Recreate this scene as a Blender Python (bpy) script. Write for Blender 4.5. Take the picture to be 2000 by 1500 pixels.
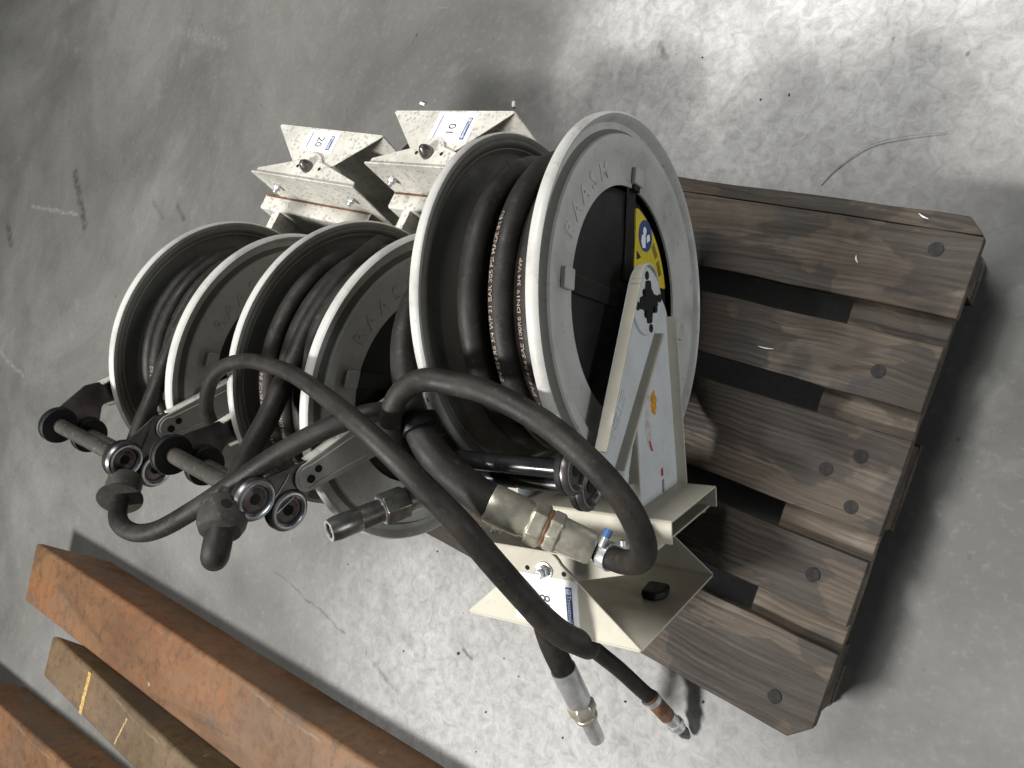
import bpy, bmesh, math, random
from mathutils import Vector, Matrix
random.seed(7)
for o in list(bpy.data.objects): bpy.data.objects.remove(o)
SC = bpy.context.scene
COL = SC.collection
R = math.radians

# ------------------------------------------------------------------ camera
cam_d = bpy.data.cameras.new('camera'); cam = bpy.data.objects.new('camera', cam_d); COL.objects.link(cam)
cam_d.sensor_fit = 'HORIZONTAL'; cam_d.sensor_width = 36.0; cam_d.lens = 27.0
cam_d.clip_start = 0.05; cam_d.clip_end = 100
_R = ((0.291821, -0.763694, -0.575858), (-0.953675, -0.278342, -0.114150), (-0.073110, 0.582493, -0.809541))
cam.matrix_world = Matrix(((_R[0][0], -_R[1][0], -_R[2][0], 0.464057),
                           (_R[0][1], -_R[1][1], -_R[2][1], -0.176779),
                           (_R[0][2], -_R[1][2], -_R[2][2], 1.366850), (0, 0, 0, 1)))
SC.camera = cam
# ------------------------------------------------------------------ world, lamps, exposure
w = bpy.data.worlds.new("World"); SC.world = w; w.use_nodes = True
bg = w.node_tree.nodes['Background']; bg.inputs[0].default_value = (0.93, 0.98, 1.0, 1); bg.inputs[1].default_value = 0.042
def area(name, loc, target, sx, sy, power, col):
    l = bpy.data.lights.new(name, 'AREA'); l.shape = 'RECTANGLE'; l.size = sx; l.size_y = sy; l.energy = power; l.color = col
    o = bpy.data.objects.new(name, l); COL.objects.link(o); o.location = loc
    o.rotation_euler = (Vector(target) - Vector(loc)).to_track_quat('-Z', 'Y').to_euler(); return o
area('hall_lamp', (-2.0, 1.7, 4.2), (0.0, 0.6, 0), 1.1, 0.40, 225, (1.0, 0.985, 0.95))
area('hall_lamp', (2.3, 1.1, 4.0), (0.8, 0.4, 0), 1.2, 1.6, 100, (1.0, 0.99, 0.97))
area('front_fill_light', (1.15, -3.2, 0.75), (0.5, 0.36, 0.4), 1.3, 0.9, 30, (0.93, 0.97, 1.0))  # added fill from behind the camera to lift the flange faces
SC.view_settings.view_transform = 'Standard'; SC.view_settings.look = 'None'
SC.view_settings.exposure = 0.6; SC.view_settings.gamma = 1.0
SC.render.engine = 'CYCLES'; SC.render.resolution_x = 1024; SC.render.resolution_y = 768

# ------------------------------------------------------------------ materials
def mat(name, rough=0.5, metal=0.0, spec=0.5):
    m = bpy.data.materials.new(name); m.use_nodes = True; nt = m.node_tree
    b = nt.nodes['Principled BSDF']; b.inputs['Roughness'].default_value = rough; b.inputs['Metallic'].default_value = metal
    b.inputs['Specular IOR Level'].default_value = spec
    return m, nt, b
class N:
    """tiny node helper"""
    def __init__(s, nt): s.nt = nt; s.co = nt.nodes.new('ShaderNodeTexCoord').outputs['Object']
    def n(s, t, **k):
        x = s.nt.nodes.new(t)
        for a, v in k.items(): setattr(x, a, v)
        return x
    def link(s, a, b): s.nt.links.new(a, b)
    def mapping(s, scale=(1, 1, 1), rot=(0, 0, 0), loc=(0, 0, 0), co=None):
        m = s.n('ShaderNodeMapping'); s.link(co or s.co, m.inputs[0]); m.inputs['Scale'].default_value = scale
        m.inputs['Rotation'].default_value = rot; m.inputs['Location'].default_value = loc; return m.outputs[0]
    def noise(s, scale, detail=4, rough=0.55, co=None, dist=0.0):
        t = s.n('ShaderNodeTexNoise'); s.link(co or s.co, t.inputs['Vector']); t.inputs['Scale'].default_value = scale
        t.inputs['Detail'].default_value = detail; t.inputs['Roughness'].default_value = rough; t.inputs['Distortion'].default_value = dist
        return t.outputs['Fac']
    def voro(s, scale, co=None, feature='F1'):
        t = s.n('ShaderNodeTexVoronoi', feature=feature); s.link(co or s.co, t.inputs['Vector']); t.inputs['Scale'].default_value = scale
        return t.outputs['Distance']
    def ramp(s, fac, stops, interp='LINEAR'):
        r = s.n('ShaderNodeValToRGB'); r.color_ramp.interpolation = interp; e = r.color_ramp.elements
        while len(e) < len(stops): e.new(0.5)
        for i, (p, c) in enumerate(stops):
            e[i].position = p; e[i].color = (c, c, c, 1) if isinstance(c, (int, float)) else (*c, 1)
        s.link(fac, r.inputs[0]); return r.outputs[0]
    def mix(s, fac, a, b, mode='MIX'):
        m = s.n('ShaderNodeMix', data_type='RGBA', blend_type=mode)
        for sock, v in ((m.inputs[0], fac), (m.inputs[6], a), (m.inputs[7], b)):
            if isinstance(v, (int, float)): sock.default_value = v if sock.type == 'VALUE' else (v, v, v, 1)
            elif isinstance(v, tuple): sock.default_value = (*v, 1)
            else: s.link(v, sock)
        return m.outputs[2]
    def math(s, op, a, b=0.0):
        m = s.n('ShaderNodeMath', operation=op)
        for i, v in enumerate((a, b)):
            if isinstance(v, (int, float)): m.inputs[i].default_value = v
            else: s.link(v, m.inputs[i])
        return m.outputs[0]
    def bump(s, h, strength, dist, bsdf):
        b = s.n('ShaderNodeBump'); b.inputs['Strength'].default_value = strength; b.inputs['Distance'].default_value = dist
        s.link(h, b.inputs['Height']); s.link(b.outputs[0], bsdf.inputs['Normal'])

def paint(name, col, dirt=(0.10, 0.085, 0.065), rough=0.52, speck=0.0, dirt_amt=1.0):
    m, nt, b = mat(name, rough, 0, 0.3); n = N(nt)
    d1 = n.ramp(n.noise(9, 6, 0.62), [(0.46, 0.0), (0.74, 0.55 * dirt_amt)])
    c = n.mix(d1, col, dirt)
    d2 = n.ramp(n.noise(85, 5, 0.65), [(0.58, 0.0), (0.72, 0.5 * dirt_amt)])
    c = n.mix(d2, c, tuple(0.42 * x for x in col))
    if speck:
        v = n.voro(120, n.mapping((1, 1, 1)))
        v2 = n.math('MULTIPLY', n.ramp(v, [(0.28, 1.0), (0.52, 0.0)]), n.ramp(n.noise(45, 3), [(0.36, 0.0), (0.56, speck)]))
        c = n.mix(v2, c, tuple(0.55 * x for x in col))
    n.link(c, b.inputs['Base Color'])
    n.link(n.ramp(n.noise(25, 4), [(0.3, rough - 0.12), (0.7, rough + 0.2)]), b.inputs['Roughness'])
    n.bump(n.noise(240, 2), 0.08, 0.002, b)
    return m
def plain(name, col, rough=0.5, metal=0.0, var=0.25, scale=40, bump=0.0, spec=0.5):
    m, nt, b = mat(name, rough, metal, spec); n = N(nt)
    lo = tuple(x * (1 - var) for x in col); hi = tuple(min(1, x * (1 + var)) for x in col)
    f = n.noise(scale, 5, 0.6)
    n.link(n.ramp(f, [(0.3, lo), (0.7, hi)]), b.inputs['Base Color'])
    n.link(n.ramp(n.noise(scale * 0.6, 4), [(0.3, max(0.05, rough - 0.1)), (0.7, min(1, rough + 0.12))]), b.inputs['Roughness'])
    if bump: n.bump(n.noise(scale * 4, 3), bump, 0.002, b)
    return m

def rubber(name, col, dust=(0.11, 0.095, 0.075), amt=0.5):
    m, nt, b = mat(name, 0.55, 0, 0.25); n = N(nt)
    f = n.ramp(n.noise(16, 6, 0.65), [(0.42, 0.0), (0.72, amt)])
    c = n.mix(f, col, dust)
    sc = n.ramp(n.noise(90, 5, 0.75), [(0.57, 0.0), (0.70, 0.6)])
    c = n.mix(sc, c, tuple(1.5 * x for x in dust))
    n.link(c, b.inputs['Base Color'])
    n.link(n.ramp(n.noise(30, 4), [(0.3, 0.42), (0.7, 0.68)]), b.inputs['Roughness'])
    n.bump(n.noise(260, 5, 0.7), 0.32, 0.0012, b)
    return m

M = {}
M['cream'] = paint('cream_paint', (0.46, 0.435, 0.36), dirt_amt=0.45)
M['cream_dusty'] = paint('dusty_cream_paint', (0.55, 0.535, 0.48), speck=0.9, dirt_amt=0.7)
M['flange'] = paint('grey_white_paint', (0.46, 0.455, 0.43), dirt=(0.14, 0.13, 0.11), rough=0.40, dirt_amt=1.05)
M['flange_in'] = paint('rubbed_shaded_paint', (0.17, 0.165, 0.145), dirt=(0.05, 0.046, 0.04), rough=0.5, dirt_amt=1.1)  # inner flange faces: hose rub marks, plus shade put into the colour
M['web'] = paint('cool_grey_paint', (0.56, 0.58, 0.59), dirt_amt=0.4)
M['web_old'] = paint('worn_grey_paint', (0.46, 0.455, 0.43), dirt_amt=0.9)
M['black'] = plain('black_plastic', (0.010, 0.010, 0.010), 0.5, 0, 0.3, 30, spec=0.25)
M['hole'] = plain('hole_dark', (0.004, 0.004, 0.004), 0.9)
M['rubber'] = rubber('hose_rubber', (0.014, 0.013, 0.012), dust=(0.050,0.044,0.037), amt=0.4)
M['rubber_old'] = rubber('dusty_hose_rubber', (0.012, 0.011, 0.0098), dust=(0.044,0.038,0.031), amt=0.6)
M['stop'] = rubber('rubber_stop', (0.032, 0.030, 0.027), dust=(0.09, 0.083, 0.07), amt=0.6)
M['roller'] = rubber('worn_roller', (0.028, 0.026, 0.024), dust=(0.10, 0.09, 0.075), amt=0.6)
M['roller_new'] = plain('roller_black', (0.012, 0.012, 0.013), 0.22, 0, 0.2, 30)
M['zinc'] = plain('zinc', (0.62, 0.63, 0.64), 0.33, 0.75, 0.2, 60)
M['steel'] = plain('yellow_zinc', (0.46, 0.44, 0.36), 0.34, 0.65, 0.28, 55, 0.05)
M['steel_dark'] = plain('dark_steel', (0.15, 0.147, 0.135), 0.33, 0.8, 0.5, 45, 0.08)
M['purple'] = plain('purple_zinc', (0.135, 0.118, 0.122), 0.32, 0.8, 0.4, 25)
M['iris'] = plain('iridescent_zinc', (0.42, 0.45, 0.48), 0.20, 1.0, 0.35, 22)
M['brass'] = plain('brass', (0.65, 0.42, 0.17), 0.3, 1.0, 0.3, 60)
M['rust'] = plain('rusted_metal', (0.15, 0.075, 0.04), 0.75, 0.1, 0.5, 60, 0.2)
M['paper'] = plain('sticker_paper', (0.82, 0.83, 0.84), 0.5, 0, 0.03, 25)
M['paper_old'] = plain('old_paper', (0.50, 0.48, 0.46), 0.6, 0, 0.25, 90)
M['ink_grey'] = plain('grey_print', (0.16, 0.16, 0.17), 0.6)
M['ink'] = plain('black_ink', (0.02, 0.02, 0.022), 0.6)
M['blue'] = plain('blue_print', (0.035, 0.07, 0.20), 0.5, 0, 0.15, 50)
M['blue_pl'] = plain('blue_plastic', (0.03, 0.09, 0.22), 0.4)
M['lilac'] = plain('violet_print', (0.25, 0.24, 0.40), 0.5)
M['yellow'] = plain('yellow_sticker', (0.60, 0.47, 0.035), 0.45, 0, 0.12, 35)
M['orange'] = plain('orange_print', (0.60, 0.28, 0.03), 0.5, 0, 0.4, 120)
M['red'] = plain('red_print', (0.40, 0.05, 0.045), 0.5, 0, 0.3, 90)
M['print'] = plain('hose_print', (0.24, 0.185, 0.15), 0.7, 0, 0.7, 220)
M['white_pl'] = plain('white_plastic', (0.75, 0.74, 0.70), 0.5, 0, 0.1, 60)
M['straw'] = plain('straw', (0.30, 0.28, 0.22), 0.7, 0, 0.3, 60)
M['nail'] = plain('nail_head', (0.026, 0.025, 0.025), 0.8, 0.0, 0.4, 90, spec=0.12)

def floor_mat():
    m, nt, b = mat('concrete', 0.6, 0, 0.3); n = N(nt)
    big = n.noise(1.1, 6, 0.62, dist=0.6); mid = n.noise(5.5, 8, 0.66, dist=0.4); fine = n.noise(60, 6, 0.7)
    # two pours: dense grey concrete and a paler, rougher, dusty worn one
    sep = n.n('ShaderNodeSeparateXYZ'); n.link(n.co, sep.inputs[0])
    wob = n.math('MULTIPLY', n.math('SUBTRACT', n.noise(1.6, 5, 0.6), 0.5), 0.9)
    def blob(cx, cy, rx, ry):
        dx = n.math('DIVIDE', n.math('SUBTRACT', sep.outputs[0], cx), rx); dy = n.math('DIVIDE', n.math('SUBTRACT', sep.outputs[1], cy), ry)
        r = n.math('SQRT', n.math('ADD', n.math('MULTIPLY', dx, dx), n.math('MULTIPLY', dy, dy)))
        return n.ramp(n.math('ADD', r, wob), [(0.35, 1.0), (1.35, 0.0)])
    pale = n.math('MAXIMUM', blob(1.5, 0.30, 0.85, 0.85), blob(-0.25, 0.55, 0.55, 0.75))
    grey = n.ramp(big, [(0.32, (0.090, 0.089, 0.085)), (0.50, (0.135, 0.134, 0.127)), (0.66, (0.185, 0.182, 0.173))])
    crumb = n.math('ADD', n.math('MULTIPLY', mid, 0.30), n.math('MULTIPLY', n.noise(38, 8, 0.74, dist=0.8), 0.70))
    light = n.ramp(crumb, [(0.33, (0.20, 0.197, 0.190)), (0.46, (0.33, 0.327, 0.320)), (0.62, (0.45, 0.447, 0.44))])
    c = n.mix(pale, grey, light)
    c = n.mix(n.math('MULTIPLY', blob(1.6, 0.30, 0.95, 1.0), 0.9), c, n.mix(n.ramp(crumb, [(0.36, 0.0), (0.62, 1.0)]), (0.33, 0.327, 0.32), (0.66, 0.655, 0.65)))
    c = n.mix(n.math('MULTIPLY', blob(0.75, -0.55, 0.75, 0.75), 0.7), c, (0.05, 0.05, 0.047))  # soft shadow of whoever holds the camera, painted into the floor colour
    c = n.mix(n.ramp(mid, [(0.30, 0.35), (0.48, 0.0)]), c, n.mix(0.42, c, (0.03, 0.03, 0.028)))
    c = n.mix(n.ramp(mid, [(0.60, 0.0), (0.78, 0.30)]), c, (0.30, 0.295, 0.28))
    c = n.mix(n.ramp(n.noise(2.4, 5, 0.6, co=n.mapping(loc=(4, 2, 1))), [(0.60, 0.0), (0.75, 0.22)]), c, (0.20, 0.165, 0.12))   # faint rust/oil tint
    c = n.mix(n.ramp(fine, [(0.25, 0.30), (0.5, 0.0)]), c, (0.10, 0.098, 0.092))
    c = n.mix(n.ramp(fine, [(0.55, 0.0), (0.8, 0.25)]), c, (0.36, 0.355, 0.34))
    # dark specks and scuffs
    sp = n.math('MULTIPLY', n.ramp(n.voro(13, n.mapping((1, 1.6, 1))), [(0.035, 1.0), (0.085, 0.0)]), n.ramp(n.noise(3, 3), [(0.5, 0.0), (0.62, 0.85)]))
    c = n.mix(sp, c, (0.045, 0.042, 0.038))
    sc = n.ramp(n.noise(10, 7, 0.75, co=n.mapping((1, 0.10, 1), (0, 0, 0.55))), [(0.68, 0.0), (0.75, 0.4)])
    c = n.mix(sc, c, (0.30, 0.295, 0.28))
    sd = n.ramp(n.noise(7, 7, 0.75, co=n.mapping((0.14, 1, 1), (0, 0, 1.0), (3, 1, 0))), [(0.67, 0.0), (0.75, 0.55)])
    c = n.mix(sd, c, (0.07, 0.068, 0.062))
    # single scuffs and scratches, each with its own place and shape
    wx = n.math('ADD', sep.outputs[0], n.math('MULTIPLY', n.math('SUBTRACT', n.noise(14, 4, 0.6), 0.5), 0.035))
    wy = n.math('ADD', sep.outputs[1], n.math('MULTIPLY', n.math('SUBTRACT', n.noise(14, 4, 0.6, co=n.mapping(loc=(5, 5, 0))), 0.5), 0.035))
    brk = n.ramp(n.noise(30, 5, 0.7), [(0.38, 0.15), (0.58, 1.0)])
    for x0, y0, x1, y1, wd, amt, colr in ((-.356, 1.371, -.379, 1.069, .004, .6, (.05, .048, .043)), (.53, 3.136, .352, 2.947, .030, .75, (.035, .034, .030)), (.351, 3.456, .379, 3.035, .010, .35, (.34, .33, .31)),
                                          (-.277, 3.405, -.307, 3.138, .010, .35, (.34, .33, .31)), (.237, 3.649, .171, 3.566, .030, .7, (.04, .038, .034)), (.508, 2.496, .466, 2.411, .012, .5, (.05, .048, .044)),
                                          (.521, 2.346, .479, 2.275, .014, .55, (.04, .038, .034)), (1.108, 2.663, 1.069, 2.313, .030, .2, (.30, .295, .28)), (-.246, .722, -.253, .689, .005, .8, (.03, .028, .026)), (1.102, .70, 1.076, .679, .010, .7, (.06, .056, .05)),
                                          (-.30, .90, -.22, 1.0, .028, .35, (.10, .09, .075)), (-.42, .86, -.40, .95, .010, .45, (.06, .055, .048)), (1.2, .55, 1.02, .40, .05, .28, (.16, .155, .15)), (1.32, -.1, 1.15, .1, .06, .25, (.18, .175, .17))):
        dx, dy = x1 - x0, y1 - y0; ll = dx * dx + dy * dy
        t = n.math('DIVIDE', n.math('ADD', n.math('MULTIPLY', n.math('SUBTRACT', wx, x0), dx), n.math('MULTIPLY', n.math('SUBTRACT', wy, y0), dy)), ll)
        t = n.math('MINIMUM', n.math('MAXIMUM', t, 0.0), 1.0)
        ex = n.math('SUBTRACT', wx, n.math('ADD', n.math('MULTIPLY', t, dx), x0)); ey = n.math('SUBTRACT', wy, n.math('ADD', n.math('MULTIPLY', t, dy), y0))
        dd = n.math('SQRT', n.math('ADD', n.math('MULTIPLY', ex, ex), n.math('MULTIPLY', ey, ey)))
        f = n.math('MULTIPLY', n.ramp(n.math('DIVIDE', dd, wd), [(0.25, amt), (1.0, 0.0)]), brk)
        c = n.mix(f, c, colr)
    n.link(c, b.inputs['Base Color'])
    n.link(n.ramp(mid, [(0.3, 0.48), (0.7, 0.75)]), b.inputs['Roughness'])
    h = n.math('ADD', n.math('MULTIPLY', mid, 0.6), n.math('MULTIPLY', fine, 0.25))
    n.bump(h, 0.30, 0.006, b)
    return m
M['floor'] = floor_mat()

def wood_mat(name, base, seed, shine=0.62):
    m, nt, b = mat(name, shine, 0, 0.28); n = N(nt)
    oi = n.n('ShaderNodeObjectInfo'); 
    add = n.n('ShaderNodeVectorMath', operation='ADD'); n.link(n.co, add.inputs[0])
    mul = n.n('ShaderNodeVectorMath', operation='SCALE'); n.link(oi.outputs['Location'], mul.inputs[0]); mul.inputs['Scale'].default_value = 7.3
    n.link(mul.outputs[0], add.inputs[1])
    co = add.outputs[0]
    warp = n.noise(3.0, 4, 0.6, co=n.mapping((1, 0.35, 1), co=co))
    wv = n.n('ShaderNodeVectorMath', operation='MULTIPLY_ADD')
    cmb = n.n('ShaderNodeCombineXYZ'); n.link(warp, cmb.inputs[0]); n.link(co, wv.inputs[2]); n.link(cmb.outputs[0], wv.inputs[0]); wv.inputs[1].default_value = (0.09, 0, 0)
    grain = n.noise(120, 8, 0.75, co=n.mapping((1, 0.03, 1), co=wv.outputs[0]))
    rings = n.n('ShaderNodeTexWave', wave_type='BANDS', bands_direction='X'); n.link(wv.outputs[0], rings.inputs[0])
    rings.inputs['Scale'].default_value = 34; rings.inputs['Distortion'].default_value = 2.2; rings.inputs['Detail'].default_value = 3
    dk = tuple(x * 0.55 for x in base); lt = tuple(min(1, x * 1.45) for x in base)
    c = n.ramp(grain, [(0.28, dk), (0.5, base), (0.74, lt)])
    c = n.mix(n.ramp(rings.outputs['Fac'], [(0.0, 0.22), (0.45, 0.0)]), c, tuple(x * 0.42 for x in base))
    ww = n.ramp(n.noise(5, 5, 0.6, co=n.mapping(loc=(9, 3, 2), co=co)), [(0.48, 0.0), (0.66, 0.75)])          # dry, rubbed wood
    c = n.mix(ww, c, n.mix(n.ramp(grain, [(0.36, 0.0), (0.62, 1.0)]), (base[0] * 0.9, base[0] * 0.72, base[0] * 0.55), (base[0] * 2.5, base[0] * 2.2, base[0] * 1.85)))
    st = n.ramp(n.noise(9, 5, 0.5, co=n.mapping((1, 0.5, 1), co=co), dist=0.4), [(0.490, 0.0), (0.508, 0.72)])        # oil soaked in, with a clear tide line
    c = n.mix(st, c, (base[0] * 0.36, base[0] * 0.30, base[0] * 0.245))
    s2 = n.ramp(n.noise(7, 3, 0.4, co=n.mapping(loc=(2, 8, 5), co=co)), [(0.60, 0.0), (0.64, 0.6)])
    c = n.mix(s2, c, (base[0] * 0.40, base[0] * 0.39, base[0] * 0.375))
    kn = n.math('MULTIPLY', n.ramp(n.voro(6.5, n.mapping((1, 0.45, 1), co=co)), [(0.035, 1.0), (0.075, 0.0)]), 0.85)
    c = n.mix(kn, c, (0.018, 0.013, 0.009))
    n.link(c, b.inputs['Base Color'])
    n.link(n.ramp(grain, [(0.3, shine + 0.12), (0.7, shine - 0.22)]), b.inputs['Roughness'])
    h = n.math('ADD', n.math('MULTIPLY', grain, 0.8), n.math('MULTIPLY', rings.outputs['Fac'], 0.2))
    n.bump(h, 0.6, 0.004, b)
    return m
M['wood'] = wood_mat('pallet_wood', (0.066, 0.050, 0.036), 1)
M['wood_low'] = wood_mat('pallet_wood_lower', (0.082, 0.063, 0.046), 2, 0.7)

def rust_mat(name, a, bcol, c3):
    m, nt, b = mat(name, 0.55, 0.0, 0.4); n = N(nt)
    l = n.mapping((1, 0.35, 1))
    f = n.noise(5, 8, 0.68, co=l, dist=0.8); g = n.noise(38, 6, 0.7)
    c = n.ramp(f, [(0.36, a), (0.5, bcol), (0.63, c3)])
    c = n.mix(n.ramp(n.noise(2.2, 5, 0.6, co=n.mapping((1, 0.5, 1), loc=(7, 1, 3))), [(0.46, 0.0), (0.62, 0.65)]), c, (a[0] * 0.75, a[1] * 0.62, a[2] * 0.55))
    c = n.mix(n.ramp(g, [(0.3, 0.65), (0.52, 0.0)]), c, tuple(0.45 * x for x in a))
    c = n.mix(n.ramp(n.noise(3.1, 6, 0.6, co=n.mapping((1, 0.6, 1), loc=(2, 5, 1))), [(0.5, 0.0), (0.66, 0.6)]), c, (0.13, 0.10, 0.078))
    sc = n.ramp(n.noise(16, 7, 0.75, co=n.mapping((1, 0.07, 1), (0, 0, 0.2))), [(0.64, 0.0), (0.72, 0.55)])
    c = n.mix(sc, c, (0.24, 0.17, 0.12))
    sx = n.n('ShaderNodeSeparateXYZ'); n.link(n.co, sx.inputs[0])     # edges rubbed bare by handling
    edge = n.math('SUBTRACT', 1.0, n.math('MULTIPLY', n.math('ABSOLUTE', n.math('ADD', n.math('ADD', sx.outputs[0], 0.016), n.math('MULTIPLY', n.math('SUBTRACT', n.noise(6, 5, 0.6), 0.5), 0.05))), 170.0))
    ed = n.math('MULTIPLY', n.ramp(edge, [(0.0, 0.0), (1.0, 0.45)]), n.ramp(n.noise(11, 6, 0.7), [(0.48, 0.0), (0.66, 1.0)]))
    c = n.mix(ed, c, (0.27, 0.19, 0.125))
    pt = n.math('MULTIPLY', n.ramp(n.voro(7, n.mapping((1, 1.2, 1), loc=(1, 4, 0))), [(0.05, 1.0), (0.10, 0.0)]), n.ramp(n.noise(90, 3), [(0.45, 0.0), (0.6, 0.7)]))
    c = n.mix(pt, c, (0.33, 0.36, 0.30))
    n.link(c, b.inputs['Base Color'])
    n.link(n.ramp(f, [(0.3, 0.42), (0.7, 0.72)]), b.inputs['Roughness'])
    n.bump(n.math('ADD', f, n.math('MULTIPLY', g, 0.4)), 0.25, 0.004, b)
    return m
M['rustbeam'] = rust_mat('orange_rust', (0.10, 0.054, 0.027), (0.165, 0.088, 0.042), (0.20, 0.085, 0.033))
M['rustbeam2'] = rust_mat('brown_rust', (0.085, 0.060, 0.034), (0.125, 0.085, 0.047), (0.16, 0.10, 0.052))

# ------------------------------------------------------------------ geometry helpers
class G:
    def __init__(s): s.v = []; s.f = []; s.mi = []; s.m = 0
    def add(s, vs, fs):
        o = len(s.v); s.v += [tuple(x) for x in vs]; s.f += [tuple(i + o for i in f) for f in fs]; s.mi += [s.m] * len(fs); return s
    def prism(s, poly, lo, hi, fn=lambda a, b, c: (a, b, c)):
        k = len(poly)
        vs = [fn(a, b, lo) for a, b in poly] + [fn(a, b, hi) for a, b in poly]
        return s.add(vs, [tuple(range(k))[::-1], tuple(range(k, 2 * k))] + [(i, (i + 1) % k, k + (i + 1) % k, k + i) for i in range(k)])
    def box(s, lo, hi, fn=lambda a, b, c: (a, b, c)):
        return s.prism([(lo[0], lo[1]), (hi[0], lo[1]), (hi[0], hi[1]), (lo[0], hi[1])], lo[2], hi[2], fn)
    def lathe(s, prof, seg, fn, closed=False):
        k = len(prof); vs = []
        for i in range(seg):
            a = 2 * math.pi * i / seg
            for r, z in prof: vs.append(fn(r * math.cos(a), r * math.sin(a), z))
        fs = []
        for i in range(seg):
            j = (i + 1) % seg
            for q in range(k if closed else k - 1):
                r = (q + 1) % k; fs.append((i * k + q, j * k + q, j * k + r, i * k + r))
        if not closed:
            fs.append(tuple(i * k for i in range(seg))[::-1]); fs.append(tuple(i * k + k - 1 for i in range(seg)))
        return s.add(vs, fs)
    def tube(s, pts, rad, seg=14, sub=0, caps=True):
        P = [Vector(p) for p in pts]
        rs = list(rad) if isinstance(rad, (list, tuple)) else [rad] * len(P)
        if sub: P, rs = smooth(P, rs, sub)
        vs, fs = [], []; nrm = None
        for i, p in enumerate(P):
            t = (P[min(i + 1, len(P) - 1)] - P[max(i - 1, 0)]).normalized()
            if nrm is None: nrm = t.orthogonal().normalized()
            nrm = (nrm - t * nrm.dot(t)).normalized(); bn = t.cross(nrm)
            for k in range(seg):
                a = 2 * math.pi * k / seg; vs.append(p + rs[i] * (math.cos(a) * nrm + math.sin(a) * bn))
        for i in range(len(P) - 1):
            for k in range(seg):
                l = (k + 1) % seg; fs.append((i * seg + k, i * seg + l, (i + 1) * seg + l, (i + 1) * seg + k))
        if caps: fs += [tuple(range(seg))[::-1], tuple((len(P) - 1) * seg + k for k in range(seg))]
        return s.add(vs, fs)
    def turned(s, p0, p1, prof, seg=24, ring=False):
        """surface of revolution on the axis p0->p1; prof = [(radius, metres along)]"""
        p0, p1 = Vector(p0), Vector(p1); t = (p1 - p0).normalized(); a = t.orthogonal().normalized(); b = t.cross(a)
        return s.lathe(prof, seg, lambda x, y, z: p0 + a * x + b * y + t * z, closed=ring)
    def build(s, name, mats, parent=None, sharp=35, bevel=0.0, inv=None):
        me = bpy.data.meshes.new(name)
        vs = [inv @ Vector(v) for v in s.v] if inv else s.v
        me.from_pydata(vs, [], s.f)
        for m in (mats if isinstance(mats, (list, tuple)) else [mats]): me.materials.append(m)
        me.polygons.foreach_set('material_index', s.mi)
        bm = bmesh.new(); bm.from_mesh(me); bmesh.ops.recalc_face_normals(bm, faces=bm.faces); bm.to_mesh(me); bm.free()
        me.polygons.foreach_set('use_smooth', [True] * len(me.polygons)); me.set_sharp_from_angle(angle=R(sharp)); me.update()
        o = bpy.data.objects.new(name, me); COL.objects.link(o)
        if parent: o.parent = parent
        if bevel:
            b = o.modifiers.new('bevel', 'BEVEL'); b.width = bevel; b.segments = 2; b.limit_method = 'ANGLE'; b.angle_limit = R(40); b.harden_normals = False
        return o
def smooth(P, rs, sub):
    out, ro = [], []
    for i in range(len(P) - 1):
        a, b, c, d = P[max(i - 1, 0)], P[i], P[i + 1], P[min(i + 2, len(P) - 1)]
        for k in range(sub):
            t = k / sub
            out.append(0.5 * ((2 * b) + (c - a) * t + (2 * a - 5 * b + 4 * c - d) * t * t + (3 * b - a - 3 * c + d) * t ** 3)); ro.append(rs[i] * (1 - t) + rs[i + 1] * t)
    return out + [P[-1]], ro + [rs[-1]]
def rounded(poly, rad, seg=5):
    out = []; k = len(poly); rad = rad if isinstance(rad, (list, tuple)) else [rad] * k
    for i, p in enumerate(poly):
        p = Vector(p); a = Vector(poly[i - 1]) - p; b = Vector(poly[(i + 1) % k]) - p
        if rad[i] <= 0: out.append(tuple(p)); continue
        an = a.angle(b); d = min(rad[i] / math.tan(an / 2), a.length * .48, b.length * .48); r = d * math.tan(an / 2)
        c = p + (a.normalized() + b.normalized()).normalized() * (r / math.sin(an / 2))
        s0 = p + a.normalized() * d; s1 = p + b.normalized() * d
        a0 = math.atan2(s0.y - c.y, s0.x - c.x); da = (math.atan2(s1.y - c.y, s1.x - c.x) - a0 + math.pi) % (2 * math.pi) - math.pi
        for q in range(seg + 1):
            t = a0 + da * q / seg; out.append((c.x + r * math.cos(t), c.y + r * math.sin(t)))
    return out
_txt = {}
def text2d(s, size, bold=0.0):
    key = (s, bold)
    if key not in _txt:
        cu = bpy.data.curves.new('lettering', 'FONT'); cu.body = s; cu.size = 1.0; cu.resolution_u = 2; cu.offset = bold; cu.fill_mode = 'FRONT'
        o = bpy.data.objects.new('lettering', cu); COL.objects.link(o)
        dg = bpy.context.evaluated_depsgraph_get(); me = bpy.data.meshes.new_from_object(o.evaluated_get(dg))
        vs = [(v.co.x, v.co.y) for v in me.vertices]; fs = [tuple(p.vertices) for p in me.polygons]
        bpy.data.objects.remove(o); bpy.data.curves.remove(cu); bpy.data.meshes.remove(me)
        _txt[key] = (vs, fs)
    vs, fs = _txt[key]
    return [(x * size, y * size) for x, y in vs], fs
def tag(o, label=None, cat=None, group=None, kind=None):
    for k, v in (('label', label), ('category', cat), ('group', group), ('kind', kind)):
        if v: o[k] = v
    return o
def empty(name, mw):
    o = bpy.data.objects.new(name, None); COL.objects.link(o); o.empty_display_size = 0.1; o.matrix_world = mw; return o

# ------------------------------------------------------------------ floor
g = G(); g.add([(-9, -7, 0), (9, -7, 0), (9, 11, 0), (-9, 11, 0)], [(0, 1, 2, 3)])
tag(g.build('floor', M['floor']), kind='structure')

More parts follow.
